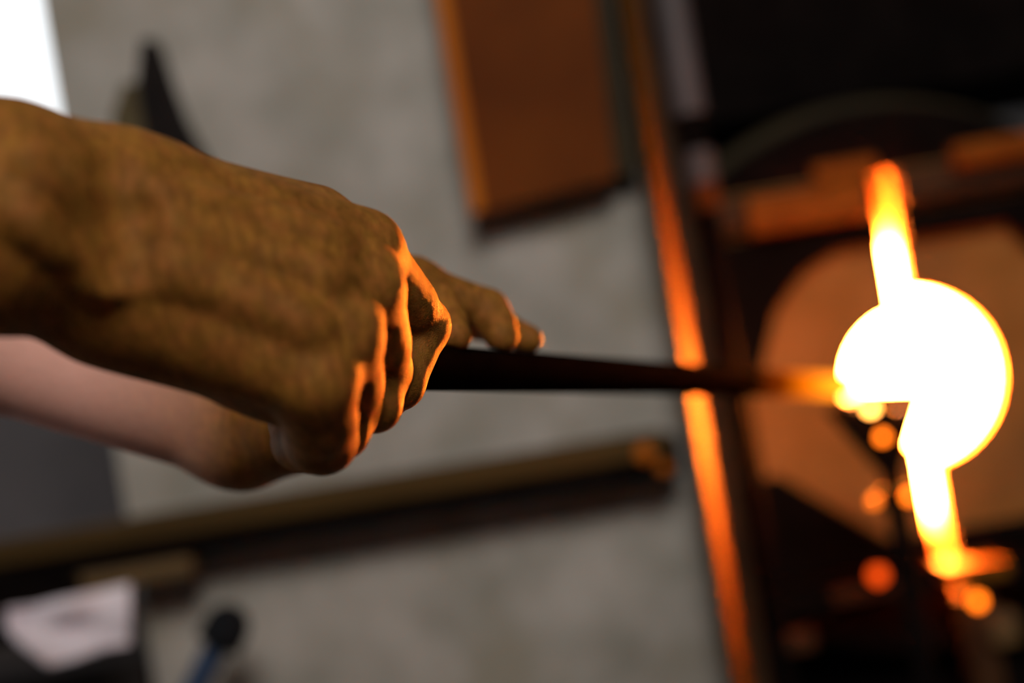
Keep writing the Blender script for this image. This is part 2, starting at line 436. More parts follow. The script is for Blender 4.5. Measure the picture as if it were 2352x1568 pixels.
# the two doors with half-round cut-outs
def door(side, r, gap, xo, top, bot, y0, y1, cxo=0.0):
    bm = bmesh.new(); pts = []
    x_in = OX + side * gap
    a0 = math.asin(min(1, abs(gap) / r)) if r > 0 else 0
    pts.append((x_in, OZ + top)); pts.append((OX + side * xo, OZ + top)); pts.append((OX + side * xo, OZ + bot)); pts.append((x_in, OZ + bot))
    na = 26
    for k in range(na + 1):
        a = -math.pi / 2 + a0 + (math.pi - 2 * a0) * k / na
        pts.append((OX + side * r * math.cos(a) + side * cxo, OZ + r * math.sin(a)))
    if side < 0: pts = pts[::-1]
    prism(bm, pts, y0, y1)
    return bm
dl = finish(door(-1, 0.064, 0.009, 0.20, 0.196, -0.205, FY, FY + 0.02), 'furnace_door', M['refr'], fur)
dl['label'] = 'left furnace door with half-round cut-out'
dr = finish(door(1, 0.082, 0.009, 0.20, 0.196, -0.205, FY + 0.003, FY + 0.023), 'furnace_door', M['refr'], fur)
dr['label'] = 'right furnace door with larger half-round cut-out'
# steel frames and posts
for d_, sd, x0, x1 in ((dl, -1, 0.010, 0.20), (dr, 1, 0.010, 0.20)):
    B('door_frame', (OX + sd * (x0 + x1) / 2, FY - 0.006, OZ + 0.141), (x1 - x0, 0.012, 0.024), M['black_steel'], d_, bevel=0.002)
    B('door_frame', (OX + sd * (x0 + x1) / 2, FY - 0.006, OZ - 0.156), (x1 - x0, 0.012, 0.024), M['black_steel'], d_, bevel=0.002)
for d_, pts in ((dl, [(-0.2, -0.144), (-0.2, -0.075), (-0.142, -0.068), (-0.05, -0.144)]),
                (dl, [(-0.2, 0.129), (-0.2, 0.01), (-0.142, 0.03), (-0.120, 0.085), (-0.09, 0.115), (-0.055, 0.129)]),
                (dr, [(0.2, 0.129), (0.105, 0.129), (0.125, 0.105), (0.2, 0.05)])):
    bm = bmesh.new()
    prism(bm, [(OX + a, OZ + b) for a, b in pts][::-1], FY - 0.012, FY - 0.0005)
    finish(bm, 'corner_plate', M['black_steel'], d_, bevel=0.001)
for x0, x1 in ((-0.2, -0.012), (0.012, 0.22)):
    B('upper_rail', (OX + (x0 + x1) / 2, FY - 0.009, OZ + 0.178), (x1 - x0, 0.016, 0.03), M['dark_steel'], fur, bevel=0.003)
    B('lower_rail', (OX + (x0 + x1) / 2, FY - 0.009, OZ - 0.187), (x1 - x0, 0.016, 0.03), M['black_steel'], fur, bevel=0.003)
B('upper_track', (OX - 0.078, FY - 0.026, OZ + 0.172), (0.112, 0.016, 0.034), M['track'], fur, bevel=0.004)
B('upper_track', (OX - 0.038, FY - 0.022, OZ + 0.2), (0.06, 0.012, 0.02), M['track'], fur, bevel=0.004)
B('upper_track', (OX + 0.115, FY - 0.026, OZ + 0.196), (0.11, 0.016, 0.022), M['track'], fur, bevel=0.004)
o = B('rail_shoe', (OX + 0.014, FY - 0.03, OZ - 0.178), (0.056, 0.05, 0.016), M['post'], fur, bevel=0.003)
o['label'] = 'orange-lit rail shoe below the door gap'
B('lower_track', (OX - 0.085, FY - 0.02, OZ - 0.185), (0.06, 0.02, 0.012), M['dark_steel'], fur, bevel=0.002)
for xo, w, yo in ((-0.168, 0.018, -0.012), (-0.198, 0.024, -0.03), (0.235, 0.04, -0.012)):
    B('frame_post', (OX + xo, FY + yo, 0.8), (w, 0.04, 1.6), M['black_steel'] if xo != -0.198 else M['dark_steel'], fur, bevel=0.002)
B('hood', (OX + 0.05, FY + 0.31, OZ + 0.60), (0.66, 0.38, 0.64), M['black_steel'], fur, bevel=0.006)
B('lower_housing', (OX + 0.03, FY + 0.25, (OZ - 0.30) / 2), (0.5, 0.4, OZ - 0.30), M['black_steel'], fur, bevel=0.006)
B('saddle', (OX, FY + 0.4, OZ - 0.285), (0.3, 0.5, 0.06), M['black_steel'], fur)
B('gas_pipe', (OX + 0.012, FY - 0.03, OZ - 0.30), (0.03, 0.03, 0.20), M['dark_steel'], fur, bevel=0.006)
B('gas_valve', (OX + 0.028, FY - 0.045, OZ - 0.232), (0.028, 0.03, 0.03), M['wood_light'], fur, bevel=0.006)
B('bracket', (OX - 0.155, FY - 0.04, OZ - 0.215), (0.03, 0.03, 0.016), M['dark_steel'], fur, bevel=0.004)

# ------------------------------------------------------------------ blowpipe with gather
A_ = pc(1000, 845, 556); B_ = pc(1930, 887, 1110)
U_ = (B_ - A_) / np.linalg.norm(B_ - A_)
def pipe_pt(t):
    return A_ + U_ * t
LEN = float(np.linalg.norm(B_ - A_))
PR = 9.0
bp = empty('blowpipe', cw(*pipe_pt(0)), 'long dark steel blowpipe held in both hands, its tip glowing in the furnace', 'blowpipe')
def hot_lit_pipe():  # emission for the hot tip, plus furnace light painted along the pipe
    m = M['pipe']; nt = m.node_tree; N = nt.nodes; L = nt.links; b = N['Principled BSDF']
    tc = N.new('ShaderNodeTexCoord'); ln = N.new('ShaderNodeVectorMath'); ln.operation = 'LENGTH'
    L.new(tc.outputs['Object'], ln.inputs[0])
    mr = N.new('ShaderNodeMapRange'); mr.inputs['From Min'].default_value = (LEN - 240) / 1000
    mr.inputs['From Max'].default_value = (LEN + 10) / 1000
    L.new(ln.outputs['Value'], mr.inputs['Value'])
    r = N.new('ShaderNodeValToRGB')
    e = r.color_ramp.elements
    e[0].color = (0, 0, 0, 1); e[1].color = (3.2, 0.9, 0.03, 1)
    x = e.new(0.25); x.color = (0.20, 0.024, 0, 1)
    x = e.new(0.5); x.color = (1.2, 0.22, 0.002, 1)
    L.new(mr.outputs[0], r.inputs[0]); L.new(r.outputs[0], b.inputs['Emission Color'])
    b.inputs['Emission Strength'].default_value = 1.0
hot_lit_pipe()
M['pipe'].node_tree.nodes['Principled BSDF'].inputs['IOR'].default_value = 1.04
bm = bmesh.new()
tube(bm, cw(*pipe_pt(-88)), cw(*pipe_pt(LEN - 60)), PR / 1000, PR / 1000, 40)
tube(bm, cw(*pipe_pt(LEN - 61)), cw(*pipe_pt(LEN + 12)), PR / 1000, 0.0085, 40)
o = finish(bm, 'shaft', M['pipe'], bp); mesh_smooth_angle(o)
gc = pc(2022, 884, 1165)
bm = bmesh.new()
vsb = ball(bm, (0, 0, 0), (0.010, 0.010, 0.026), 32)
dirw = (cw(*pipe_pt(100)) - cw(*pipe_pt(0))).normalized()
bmesh.ops.rotate(bm, cent=(0, 0, 0), matrix=dirw.to_track_quat('Z', 'Y').to_matrix(), verts=bm.verts)
bmesh.ops.translate(bm, vec=cw(*(pipe_pt(LEN + 30))), verts=bm.verts)
M['gather'] = emis('white_hot_glass', (1.0, 0.24, 0.03), 150.0)
o = finish(bm, 'gather', M['gather'], bp, smooth=True); o['label'] = 'white-hot glass gather on the pipe tip'

# ------------------------------------------------------------------ forked pipe stand
YD = 1.13
def sp_(px, py): return pw(px, py, YD * 1000)
crotch = sp_(2046, 1078)
st = empty('pipe_stand', (crotch.x, YD, 0), 'dark forked stand with ball rollers under the glowing pipe tip', 'stand')
T('stem', (crotch.x, YD, 0.02), (crotch.x, YD, crotch.z + 0.004), 0.0085, M['black_steel'], st)
T('base', (crotch.x, YD, 0.0), (crotch.x, YD, 0.02), 0.085, M['black_steel'], st, seg=40)
for (px, py) in ((1915, 935), (2088, 930)):
    bm = bmesh.new(); e = sp_(px, py); tube(bm, crotch, e, 0.0085, 0.0075, 20); ball(bm, crotch, 0.0085, 14)
    o = finish(bm, 'fork_arm', M['black_steel'], st); mesh_smooth_angle(o)
bm = bmesh.new()
prism(bm, [(lambda p: (p.x, p.z))(sp_(a, b)) for a, b in ((1935, 902), (2128, 896), (2112, 950), (2092, 1000), (2082, 1052), (2056, 1092), (2030, 1070), (1965, 985))], YD + 0.004, YD + 0.012)
finish(bm, 'fork_plate', M['black_steel'], st, bevel=0.001)
for (px, py, r_) in ((1958, 928, 0.007), (2070, 940, 0.007)):
    bm = bmesh.new(); ball(bm, sp_(px, py), r_, 20); finish(bm, 'ball_roller', M['ball'], st, smooth=True)
T('collar', (crotch.x, YD, crotch.z - 0.03), (crotch.x, YD, crotch.z - 0.015), 0.012, M['black_steel'], st)

# small emissive beads painting in reflected glints on stand and furnace
def glint(px, py, d, r, material, label):
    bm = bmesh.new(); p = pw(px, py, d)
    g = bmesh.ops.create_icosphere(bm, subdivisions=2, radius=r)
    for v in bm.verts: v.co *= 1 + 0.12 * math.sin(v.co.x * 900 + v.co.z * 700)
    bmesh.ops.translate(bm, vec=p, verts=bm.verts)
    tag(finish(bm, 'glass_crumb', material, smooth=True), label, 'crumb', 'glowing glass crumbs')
glint(2000, 936, 1117, 0.0042, M['ember_hot'], 'yellow-white glowing crumb on the fork just under the gather')
glint(2028, 1003, 1117, 0.0042, M['ember'], 'orange glowing crumb on the fork, second below the pipe tip')
glint(2008, 1150, 1119, 0.0042, M['ember_dim'], 'dim orange crumb beside the stand stem, left of a pair')
glint(2088, 1140, 1119, 0.0042, M['ember'], 'bright orange crumb beside the stand stem, right of a pair')
glint(2246, 1380, 1285, 0.0058, M['ember'], 'orange-red crumb below the rail shoe at the lower right')
glint(2016, 1322, 1290, 0.008, M['ember_red'], 'dull red crumb on the lower rail left of the rail shoe')

# ------------------------------------------------------------------ signed-distance modelling of the hands
class Field:
    def __init__(s, lo, hi, h):
        s.lo = np.array(lo, np.float32); s.h = h
        s.n = np.ceil((np.array(hi) - np.array(lo)) / h).astype(int) + 1
        s.f = np.full(s.n, 60.0, np.float32)
        s.ax = [s.lo[i] + h * np.arange(s.n[i], dtype=np.float32) for i in range(3)]
    def block(s, pts, pad):
        p = np.array(pts); a = p.min(0) - pad; b = p.max(0) + pad
        i0 = np.clip(np.floor((a - s.lo) / s.h).astype(int), 0, s.n - 1)
        i1 = np.clip(np.ceil((b - s.lo) / s.h).astype(int) + 1, 1, s.n)
        sl = tuple(slice(i0[k], max(i1[k], i0[k] + 1)) for k in range(3))
        X = s.ax[0][sl[0]][:, None, None]; Y = s.ax[1][sl[1]][None, :, None]; Z = s.ax[2][sl[2]][None, None, :]
        return sl, (X, Y, Z)
def capd(G, a, b, r1, r2, flat=None):
    a = np.asarray(a, np.float32); b = np.asarray(b, np.float32); ba = b - a
    x, y, z = G[0] - a[0], G[1] - a[1], G[2] - a[2]
    q = float((ba * ba).sum()) + 1e-6
    h = np.clip((x * ba[0] + y * ba[1] + z * ba[2]) / q, 0, 1)
    x = x - ba[0] * h; y = y - ba[1] * h; z = z - ba[2] * h
    if flat is not None:
        n, f = flat
        t = (x * n[0] + y * n[1] + z * n[2]) * (f - 1)
        x = x + t * n[0]; y = y + t * n[1]; z = z + t * n[2]
    return np.sqrt(x * x + y * y + z * z) - (r1 + (r2 - r1) * h)
def smin(a, b, k):
    h = np.clip(0.5 + 0.5 * (b - a) / k, 0, 1)
    return b + (a - b) * h - k * h * (1 - h)
def add(F, a, b, r1, r2, k=8.0, flat=None):
    pad = max(r1, r2) + k * 1.2 + 3
    sl, G = F.block([a, b], pad)
    F.f[sl] = smin(F.f[sl], capd(G, a, b, r1, r2, flat), k)
def carve(F, a, b, r1, r2, k=3.0):
    sl, G = F.block([a, b], max(r1, r2) + k * 1.2 + 3)
    F.f[sl] = -smin(-F.f[sl], capd(G, a, b, r1, r2), k)
def finger(F, J, R, k0=9.0, k1=1.0, d0=12.0, d1=30.0, bump=None):
    """J: mcp, pip, dip, tip; blends into the palm at the knuckle only"""
    sl, G = F.block(J, max(R) + k0 + 4)
    f = capd(G, J[0], J[1], R[0], R[1])
    if bump is not None:
        for (c, r) in bump:
            f = smin(f, capd(G, c, np.array(c) + 0.01, r, r), 4.0)
    f = smin(f, capd(G, J[1], J[2], R[1] * 0.97, R[2]), 3.0)
    f = smin(f, capd(G, J[2], J[3], R[2] * 0.98, R[3]), 3.0)
    dd = np.sqrt((G[0] - J[0][0]) ** 2 + (G[1] - J[0][1]) ** 2 + (G[2] - J[0][2]) ** 2)
    t = np.clip((dd - d0) / (d1 - d0), 0, 1); t = t * t * (3 - 2 * t)
    F.f[sl] = smin(F.f[sl], f, k0 + (k1 - k0) * t)
def surface(F):
    """naive surface nets"""
    f = F.f; s = f < 0
    n = np.array(f.shape)
    c = [(i, j, k) for i in (0, 1) for j in (0, 1) for k in (0, 1)]
    cnt = np.zeros(n - 1, np.int8)
    for (i, j, k) in c:
        cnt += s[i:n[0] - 1 + i, j:n[1] - 1 + j, k:n[2] - 1 + k]
    act = (cnt > 0) & (cnt < 8)
    idx = np.argwhere(act)
    vid = np.full(act.shape, -1, np.int32); vid[act] = np.arange(len(idx))
    acc = np.zeros((len(idx), 3), np.float32); w = np.zeros((len(idx), 1), np.float32)
    for a in c:
        for ax in range(3):
            if a[ax] == 0:
                b = list(a); b[ax] = 1
                va = f[idx[:, 0] + a[0], idx[:, 1] + a[1], idx[:, 2] + a[2]]
                vb = f[idx[:, 0] + b[0], idx[:, 1] + b[1], idx[:, 2] + b[2]]
                mm = (va < 0) != (vb < 0)
                t = np.where(mm, va / np.where(mm, va - vb, 1), 0)
                p = np.tile(np.array(a, np.float32), (len(idx), 1)); p[:, ax] = t
                acc += p * mm[:, None]; w += mm[:, None]
    V = (idx + acc / np.maximum(w, 1)) * F.h + F.lo
    faces = []
    for ax in range(3):
        o1, o2 = (ax + 1) % 3, (ax + 2) % 3
        sa = [slice(None)] * 3; sb = [slice(None)] * 3
        sa[ax] = slice(0, n[ax] - 1); sb[ax] = slice(1, n[ax])
        e = s[tuple(sa)] != s[tuple(sb)]
        ei = np.argwhere(e)
        ok = (ei[:, o1] > 0) & (ei[:, o2] > 0) & (ei[:, o1] < n[o1] - 1) & (ei[:, o2] < n[o2] - 1)
        ei = ei[ok]
        ins = s[ei[:, 0], ei[:, 1], ei[:, 2]]
        def g(d1, d2):
            q = ei.copy(); q[:, o1] += d1; q[:, o2] += d2
            return vid[q[:, 0], q[:, 1], q[:, 2]]
        Q = np.stack([g(-1, -1), g(0, -1), g(0, 0), g(-1, 0)], 1)
        Q[~ins] = Q[~ins][:, ::-1]
        faces.append(Q)
    Fc = np.concatenate(faces)
    return V.astype(np.float64), Fc
def biggest(V, Fc):
    lab = np.arange(len(V))
    E = np.concatenate([Fc[:, [0, 1]], Fc[:, [1, 2]], Fc[:, [2, 3]]])
    while True:
        old = lab.copy()
        mn = np.minimum(lab[E[:, 0]], lab[E[:, 1]])
        np.minimum.at(lab, E[:, 0], mn); np.minimum.at(lab, E[:, 1], mn)
        lab = lab[lab]; lab = lab[lab]
        if (lab == old).all(): break
    u, c = np.unique(lab, return_counts=True)
    keep = lab == u[c.argmax()]
    idx = np.cumsum(keep) - 1
    return V[keep], idx[Fc[keep[Fc].all(1)]]
def relax(V, Fc, it=2, lam=0.5):
    E = np.concatenate([Fc[:, [0, 1]], Fc[:, [1, 2]], Fc[:, [2, 3]], Fc[:, [3, 0]]])
    E = np.concatenate([E, E[:, ::-1]])
    deg = np.bincount(E[:, 0], minlength=len(V))[:, None]
    for _ in range(it):
        S = np.stack([np.bincount(E[:, 0], weights=V[E[:, 1], k], minlength=len(V)) for k in range(3)], 1)
        V = V + lam * (S / np.maximum(deg, 1) - V)
    return V
RM = np.array([list(RV), list(UV), list(FV)])
def body_mesh(name, V, Fc, material, parent):
    W = V @ RM * 0.001 + np.array(CAM)
    org = np.array(parent.matrix_world.translation)
    me = bpy.data.meshes.new(name)
    me.vertices.add(len(W)); me.vertices.foreach_set('co', (W - org).astype(np.float32).ravel())
    me.loops.add(len(Fc) * 4); me.loops.foreach_set('vertex_index', Fc.astype(np.int32).ravel())
    me.polygons.add(len(Fc)); me.polygons.foreach_set('loop_start', np.arange(0, len(Fc) * 4, 4, dtype=np.int32))
    me.update(calc_edges=True); me.validate()
    return link(name, me, material, parent, smooth=True)

def skin(name, c1, c2, c3, fine=1.0):
    m = bpy.data.materials.new(name); m.use_nodes = True
    nt = m.node_tree; N = nt.nodes; L = nt.links; b = N['Principled BSDF']
    b.inputs['Roughness'].default_value = 0.55; b.inputs['Specular IOR Level'].default_value = 0.1
    b.inputs['Subsurface Weight'].default_value = 0.12
    b.inputs['Subsurface Radius'].default_value = (0.004, 0.0015, 0.0008)
    b.inputs['Subsurface Scale'].default_value = 0.6
    tc = N.new('ShaderNodeTexCoord')
    def noise(s, d, rgh=0.55):
        n = N.new('ShaderNodeTexNoise'); n.inputs['Scale'].default_value = s; n.inputs['Detail'].default_value = d
        n.inputs['Roughness'].default_value = rgh
        L.new(tc.outputs['Object'], n.inputs['Vector']); return n
    n1 = noise(55, 4); n2 = noise(190, 4, 0.65)
    r1 = N.new('ShaderNodeValToRGB'); r1.color_ramp.elements[0].position = 0.36; r1.color_ramp.elements[1].position = 0.64
    r1.color_ramp.elements[0].color = (*c1, 1); r1.color_ramp.elements[1].color = (*c2, 1)
    L.new(n1.outputs[0], r1.inputs[0])
    r2 = N.new('ShaderNodeValToRGB'); r2.color_ramp.elements[0].position = 0.42; r2.color_ramp.elements[1].position = 0.62
    r2.color_ramp.elements[0].color = (0, 0, 0, 1); r2.color_ramp.elements[1].color = (0.7, 0.7, 0.7, 1)
    L.new(n2.outputs[0], r2.inputs[0])
    mx = N.new('ShaderNodeMixRGB'); mx.inputs[2].default_value = (*c3, 1)
    L.new(r2.outputs[0], mx.inputs[0]); L.new(r1.outputs[0], mx.inputs[1])
    n5 = noise(230, 3, 0.6); r5 = N.new('ShaderNodeValToRGB')
    r5.color_ramp.elements[0].position = 0.40; r5.color_ramp.elements[0].color = (0.76, 0.76, 0.72, 1)
    r5.color_ramp.elements[1].position = 0.60; r5.color_ramp.elements[1].color = (1.10, 1.10, 1.08, 1)
    mpp = N.new('ShaderNodeMapping'); mpp.inputs['Scale'].default_value = (1.6, 1.0, 0.55)
    L.new(tc.outputs['Object'], mpp.inputs[0]); L.new(mpp.outputs[0], n5.inputs['Vector'])
    L.new(n5.outputs[0], r5.inputs[0])
    mm = N.new('ShaderNodeMixRGB'); mm.blend_type = 'MULTIPLY'; mm.inputs[0].default_value = 1.0
    L.new(mx.outputs[0], mm.inputs[1]); L.new(r5.outputs[0], mm.inputs[2]); mx = mm
    at = N.new('ShaderNodeAttribute'); at.attribute_name = 'untanned'  # mask for the pale pink that paints light onto the far forearm
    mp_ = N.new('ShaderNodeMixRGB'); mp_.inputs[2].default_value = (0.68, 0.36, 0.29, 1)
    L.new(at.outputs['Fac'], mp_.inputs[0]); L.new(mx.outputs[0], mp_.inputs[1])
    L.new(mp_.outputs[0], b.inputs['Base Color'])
    # skin relief: fine cells plus soft folds
    vo = N.new('ShaderNodeTexVoronoi'); vo.inputs['Scale'].default_value = 900 * fine; vo.feature = 'DISTANCE_TO_EDGE'
    nw = noise(120, 3)
    mxv = N.new('ShaderNodeMixRGB'); mxv.inputs[0].default_value = 0.012
    L.new(tc.outputs['Object'], mxv.inputs[1]); L.new(nw.outputs['Color'], mxv.inputs[2]); L.new(mxv.outputs[0], vo.inputs['Vector'])
    b1 = N.new('ShaderNodeBump'); b1.inputs['Strength'].default_value = 0.5; b1.inputs['Distance'].default_value = 0.0006
    L.new(vo.outputs['Distance'], b1.inputs['Height'])
    n4 = noise(260, 6, 0.7)
    b2 = N.new('ShaderNodeBump'); b2.inputs['Strength'].default_value = 0.5; b2.inputs['Distance'].default_value = 0.001
    L.new(n4.outputs[0], b2.inputs['Height']); L.new(b1.outputs[0], b2.inputs['Normal'])
    L.new(b2.outputs[0], b.inputs['Normal'])
    return m
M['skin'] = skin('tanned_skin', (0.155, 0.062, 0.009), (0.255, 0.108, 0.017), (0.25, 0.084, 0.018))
M['skin2'] = skin('paler_skin', (0.24, 0.12, 0.065), (0.32, 0.175, 0.11), (0.30, 0.14, 0.09))

person = empty('person', cw(-600, 0, 420) * 1.0, 'glassblower gripping the pipe with both hands, bare forearms entering from the left', 'person')
person.location.z = 0
bpy.context.view_layer.update()

# ---- front hand (right hand, back of hand to the viewer)
H = 0.85
F = Field((-372, -58, 290), (-12, 82, 545), H)
wr = pc(200, 530, 420); f0 = pc(0, 497, 404); f1 = pc(-700, 415, 372); el = np.array([-352., 56., 318.])
nrm = np.array([-0.35, 0.05, -0.93]); nrm /= np.linalg.norm(nrm)
add(F, el, f1, 40, 37, 4)
add(F, f1, f0, 37, 31.5, 10, (nrm, 1.15))
add(F, f0, wr, 31.5, 27.5, 10, (nrm, 1.28))
I = [pc(836, 574, 474), pc(967, 748, 513), pc(916, 880, 498), pc(880, 925, 518)]
Mi = [pc(834, 658, 457), pc(876, 850, 489), pc(860, 930, 478), pc(810, 945, 500)]
Ri = [pc(785, 768, 439), pc(804, 938, 468), pc(785, 990, 461), pc(725, 985, 484)]
Li = [pc(722, 872, 428), pc(740, 1010, 452), pc(690, 1015, 464), pc(665, 972, 484)]
# carpus and metacarpals
add(F, wr, pc(330, 560, 428), 26, 25, 12, (nrm, 1.3))
for (J, w0, r0, r1) in ((I, pc(285, 440, 430), 15, 12.5), (Mi, pc(275, 520, 424), 15, 12.5), (Ri, pc(270, 620, 421), 15, 12), (Li, pc(270, 690, 424), 15, 11.5)):
    add(F, w0, J[0], r0, r1, 13)
for (P_, Q_, w0) in ((I, Mi, pc(290, 480, 428)), (Mi, Ri, pc(285, 570, 424)), (Ri, Li, pc(285, 655, 423))):
    mid = (P_[0] + Q_[0]) / 2
    add(F, w0, w0 + (mid - w0) * 0.78, 15.5, 12.8, 14)
add(F, pc(40, 560, 412), pc(300, 640, 427), 19, 19, 14)
add(F, pc(60, 450, 412), pc(330, 485, 432), 18, 17, 14)
# far side filling: palm, thumb web, thumb, heel of the hand
add(F, pc(330, 520, 442), pc(760, 640, 476), 15, 12, 14)
add(F, pc(330, 640, 440), pc(690, 790, 462), 15, 12, 14)
add(F, pc(250, 690, 428), pc(620, 838, 446), 17, 15.5, 12)
add(F, pc(620, 838, 446), pc(690, 905, 448), 15.5, 11, 10)
add(F, pc(330, 440, 446), pc(720, 505, 482), 12, 12, 14)
add(F, pc(360, 470, 456), pc(600, 520, 496), 13, 11, 10)
add(F, pc(600, 520, 496), pc(740, 610, 520), 10.5, 9, 5)
add(F, pc(740, 610, 520), pc(835, 690, 532), 9, 7.5, 4)
# fingers, with the soft pad on the back of each first joint
def pads(J, r, dz=-2.4):
    return [(J[0] + (J[1] - J[0]) * t + np.array([0.6, 0, dz]), r) for t in (0.3, 0.5, 0.7)]
finger(F, I, [11.6, 10.5, 9.0, 7.4], k1=0.7, d0=10, d1=24, bump=pads(I, 10.3, -1.2))
finger(F, Mi, [11.6, 10.5, 9.0, 7.4], k1=0.7, d0=10, d1=24, bump=pads(Mi, 11.0))
finger(F, Ri, [11.2, 10.2, 8.8, 7.2], k1=0.7, d0=10, d1=24, bump=pads(Ri, 10.6))
finger(F, Li, [11.0, 11.0, 9.0, 7.4], k1=0.7, d0=10, d1=24, bump=pads(Li, 10.6))
def surf(px, py, d0=340.0, d1=520.0):
    """depth of the surface along a pixel ray"""
    for d in np.arange(d0, d1, 0.5):
        p = pc(px, py, d); i = np.round((p - F.lo) / F.h).astype(int)
        if (i >= 0).all() and (i < F.n).all() and F.f[i[0], i[1], i[2]] < 0: return d
    return None
def ridge(pts, r, k, sink):
    q = []
    for i in range(len(pts) - 1):
        for t in np.linspace(0, 1, 7)[(1 if i else 0):]:
            a = pts[i][0] + (pts[i + 1][0] - pts[i][0]) * t; b = pts[i][1] + (pts[i + 1][1] - pts[i][1]) * t
            q.append(pc(a, b, surf(a, b) + sink))
    for i in range(len(q) - 1): add(F, q[i], q[i + 1], r, r, k)
# tendons and veins on the back of the hand and the forearm
ridge([(330, 455), (480, 490), (640, 530), (780, 565)], 1.8, 10, 2.4)
ridge([(330, 525), (480, 560), (640, 605), (770, 645)], 1.7, 10, 2.4)
ridge([(330, 600), (480, 650), (620, 705), (720, 755)], 1.6, 10, 2.4)
ridge([(60, 360), (140, 420), (220, 520), (290, 640)], 2.2, 8, 1.8)
ridge([(20, 480), (110, 540), (190, 600), (240, 650)], 2.0, 8, 2.2)
def groove(pts, r, k, out):
    q = [pc(a, b, surf(a, b) - out) for a, b in pts]
    for i in range(len(q) - 1): carve(F, q[i], q[i + 1], r, r, k)
groove([(270, 400), (300, 500), (325, 600)], 4.0, 10, 2.6)
groove([(150, 380), (220, 500), (270, 620)], 4.0, 10, 3.0)
carve(F, pipe_pt(-88), pipe_pt(40), PR + 0.15, PR + 0.15, 0.8)
V, Q = biggest(*surface(F))
V = relax(V, Q, 2, 0.5)
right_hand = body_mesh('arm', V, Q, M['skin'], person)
right_hand['label'] = 'front arm, tanned fist with the back of the hand towards the viewer'
VR, QR = V, Q

# ---- body hair of the front arm: short tapered strands rooted in the skin
def strands(name, V, Q, regions, material, parent):
    cen = V[Q].mean(1)
    n = np.cross(V[Q[:, 2]] - V[Q[:, 0]], V[Q[:, 3]] - V[Q[:, 1]]); n /= np.linalg.norm(n, axis=1)[:, None] + 1e-9
    px = 1176 + FPX * cen[:, 0] / cen[:, 2]; py = 784 - FPX * cen[:, 1] / cen[:, 2]
    fac = (n * cen).sum(1) / np.linalg.norm(cen, axis=1)
    P, I_ = [], []
    for (x0, x1, y0, y1, cnt, ln, flow) in regions:
        ids = np.nonzero((px > x0) & (px < x1) & (py > y0) & (py < y1) & (fac < 0.35))[0]
        if len(ids) == 0: continue
        ids = rng.choice(ids, min(cnt, len(ids)), replace=False)
        for f in ids:
            nn = n[f]; fl = np.array(flow) + rng.normal(0, 0.28, 3); fl = fl - nn * fl.dot(nn); fl /= np.linalg.norm(fl) + 1e-9
            L_ = ln * rng.uniform(0.6, 1.25); p = cen[f] - nn * 0.2
            side = np.cross(fl, nn); base = len(P); d = fl * 0.8 + nn * 0.6
            for k in range(4):
                w = 0.055 * (1 - k / 3.2)
                for a in range(3):
                    an = 2.0944 * a
                    P.append(p + side * math.cos(an) * w + nn * math.sin(an) * w)
                d = d / np.linalg.norm(d); p = p + d * L_ / 3; d = d - nn * 0.28
            for k in range(3):
                for a in range(3):
                    b_ = (a + 1) % 3
                    I_.append((base + k * 3 + a, base + k * 3 + b_, base + k * 3 + 3 + b_, base + k * 3 + 3 + a))
    o = body_mesh(name, np.array(P), np.array(I_), material, parent)
    o['kind'] = 'stuff'
    return o
strands('body_hair', VR, QR, [
    (-80, 300, 180, 800, 1500, 8.0, (0.35, -0.9, 0.1)),
    (300, 720, 300, 900, 1100, 5.0, (0.6, -0.75, 0.2)),
    (890, 1045, 500, 800, 420, 4.2, (0.1, -0.9, 0.2)),
    (860, 950, 590, 900, 200, 3.4, (0.0, -0.9, 0.2)),
    (790, 880, 700, 960, 160, 3.2, (-0.1, -0.9, 0.2))], M['hair'], right_hand)

# ---- far hand (left hand, fingers over the top of the pipe)
F = Field((-420, -85, 540), (30, 110, 700), 1.1)
wr2 = pc(545, 975, 640); a0 = pc(0, 775, 640); el2 = np.array([-372., 52., 632.])
add(F, el2, a0, 38, 33, 4)
add(F, a0, wr2, 33, 25.5, 6)
A3 = [pc(945, 655, 602), pc(1118, 712, 611), pc(1140, 745, 606), pc(1152, 772, 600)]
B3 = [pc(960, 690, 632), pc(1095, 735, 642), pc(1160, 758, 634), pc(1212, 779, 624)]
C3 = [pc(925, 690, 590), pc(1005, 700, 588), pc(1028, 742, 577), pc(1042, 772, 566)]
D3 = [pc(900, 720, 578), pc(945, 745, 572), pc(965, 775, 562), pc(972, 800, 556)]
for J, w0 in ((A3, (640, 930, 636)), (B3, (650, 900, 648)), (C3, (640, 950, 625)), (D3, (640, 970, 616))):
    add(F, wr2, pc(*w0), 22, 17, 12); add(F, pc(*w0), J[0], 15, 11, 10)
add(F, pc(575, 990, 634), pc(735, 968, 612), 22.5, 19, 10)
add(F, pc(700, 960, 640), pc(860, 905, 648), 13, 10, 6)
add(F, pc(860, 905, 648), pc(925, 872, 642), 9, 7.5, 4)
finger(F, A3, [10.5, 9.2, 8.2, 7.4]); finger(F, B3, [10.5, 8.6, 7.6, 6.6]); finger(F, C3, [10.5, 9.0, 8.0, 7.2]); finger(F, D3, [9.5, 8.0, 7.2, 6.5])
carve(F, pipe_pt(-10), pipe_pt(130), PR + 0.15, PR + 0.15, 0.8)
V, Q = biggest(*surface(F)); V = relax(V, Q, 2, 0.5)
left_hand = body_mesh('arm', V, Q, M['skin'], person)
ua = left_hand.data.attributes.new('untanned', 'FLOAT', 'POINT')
ua.data.foreach_set('value', np.clip((-118 - V[:, 0]) / 70, 0, 1).astype(np.float32))  # brighter light painted on the forearm, fading towards the wrist
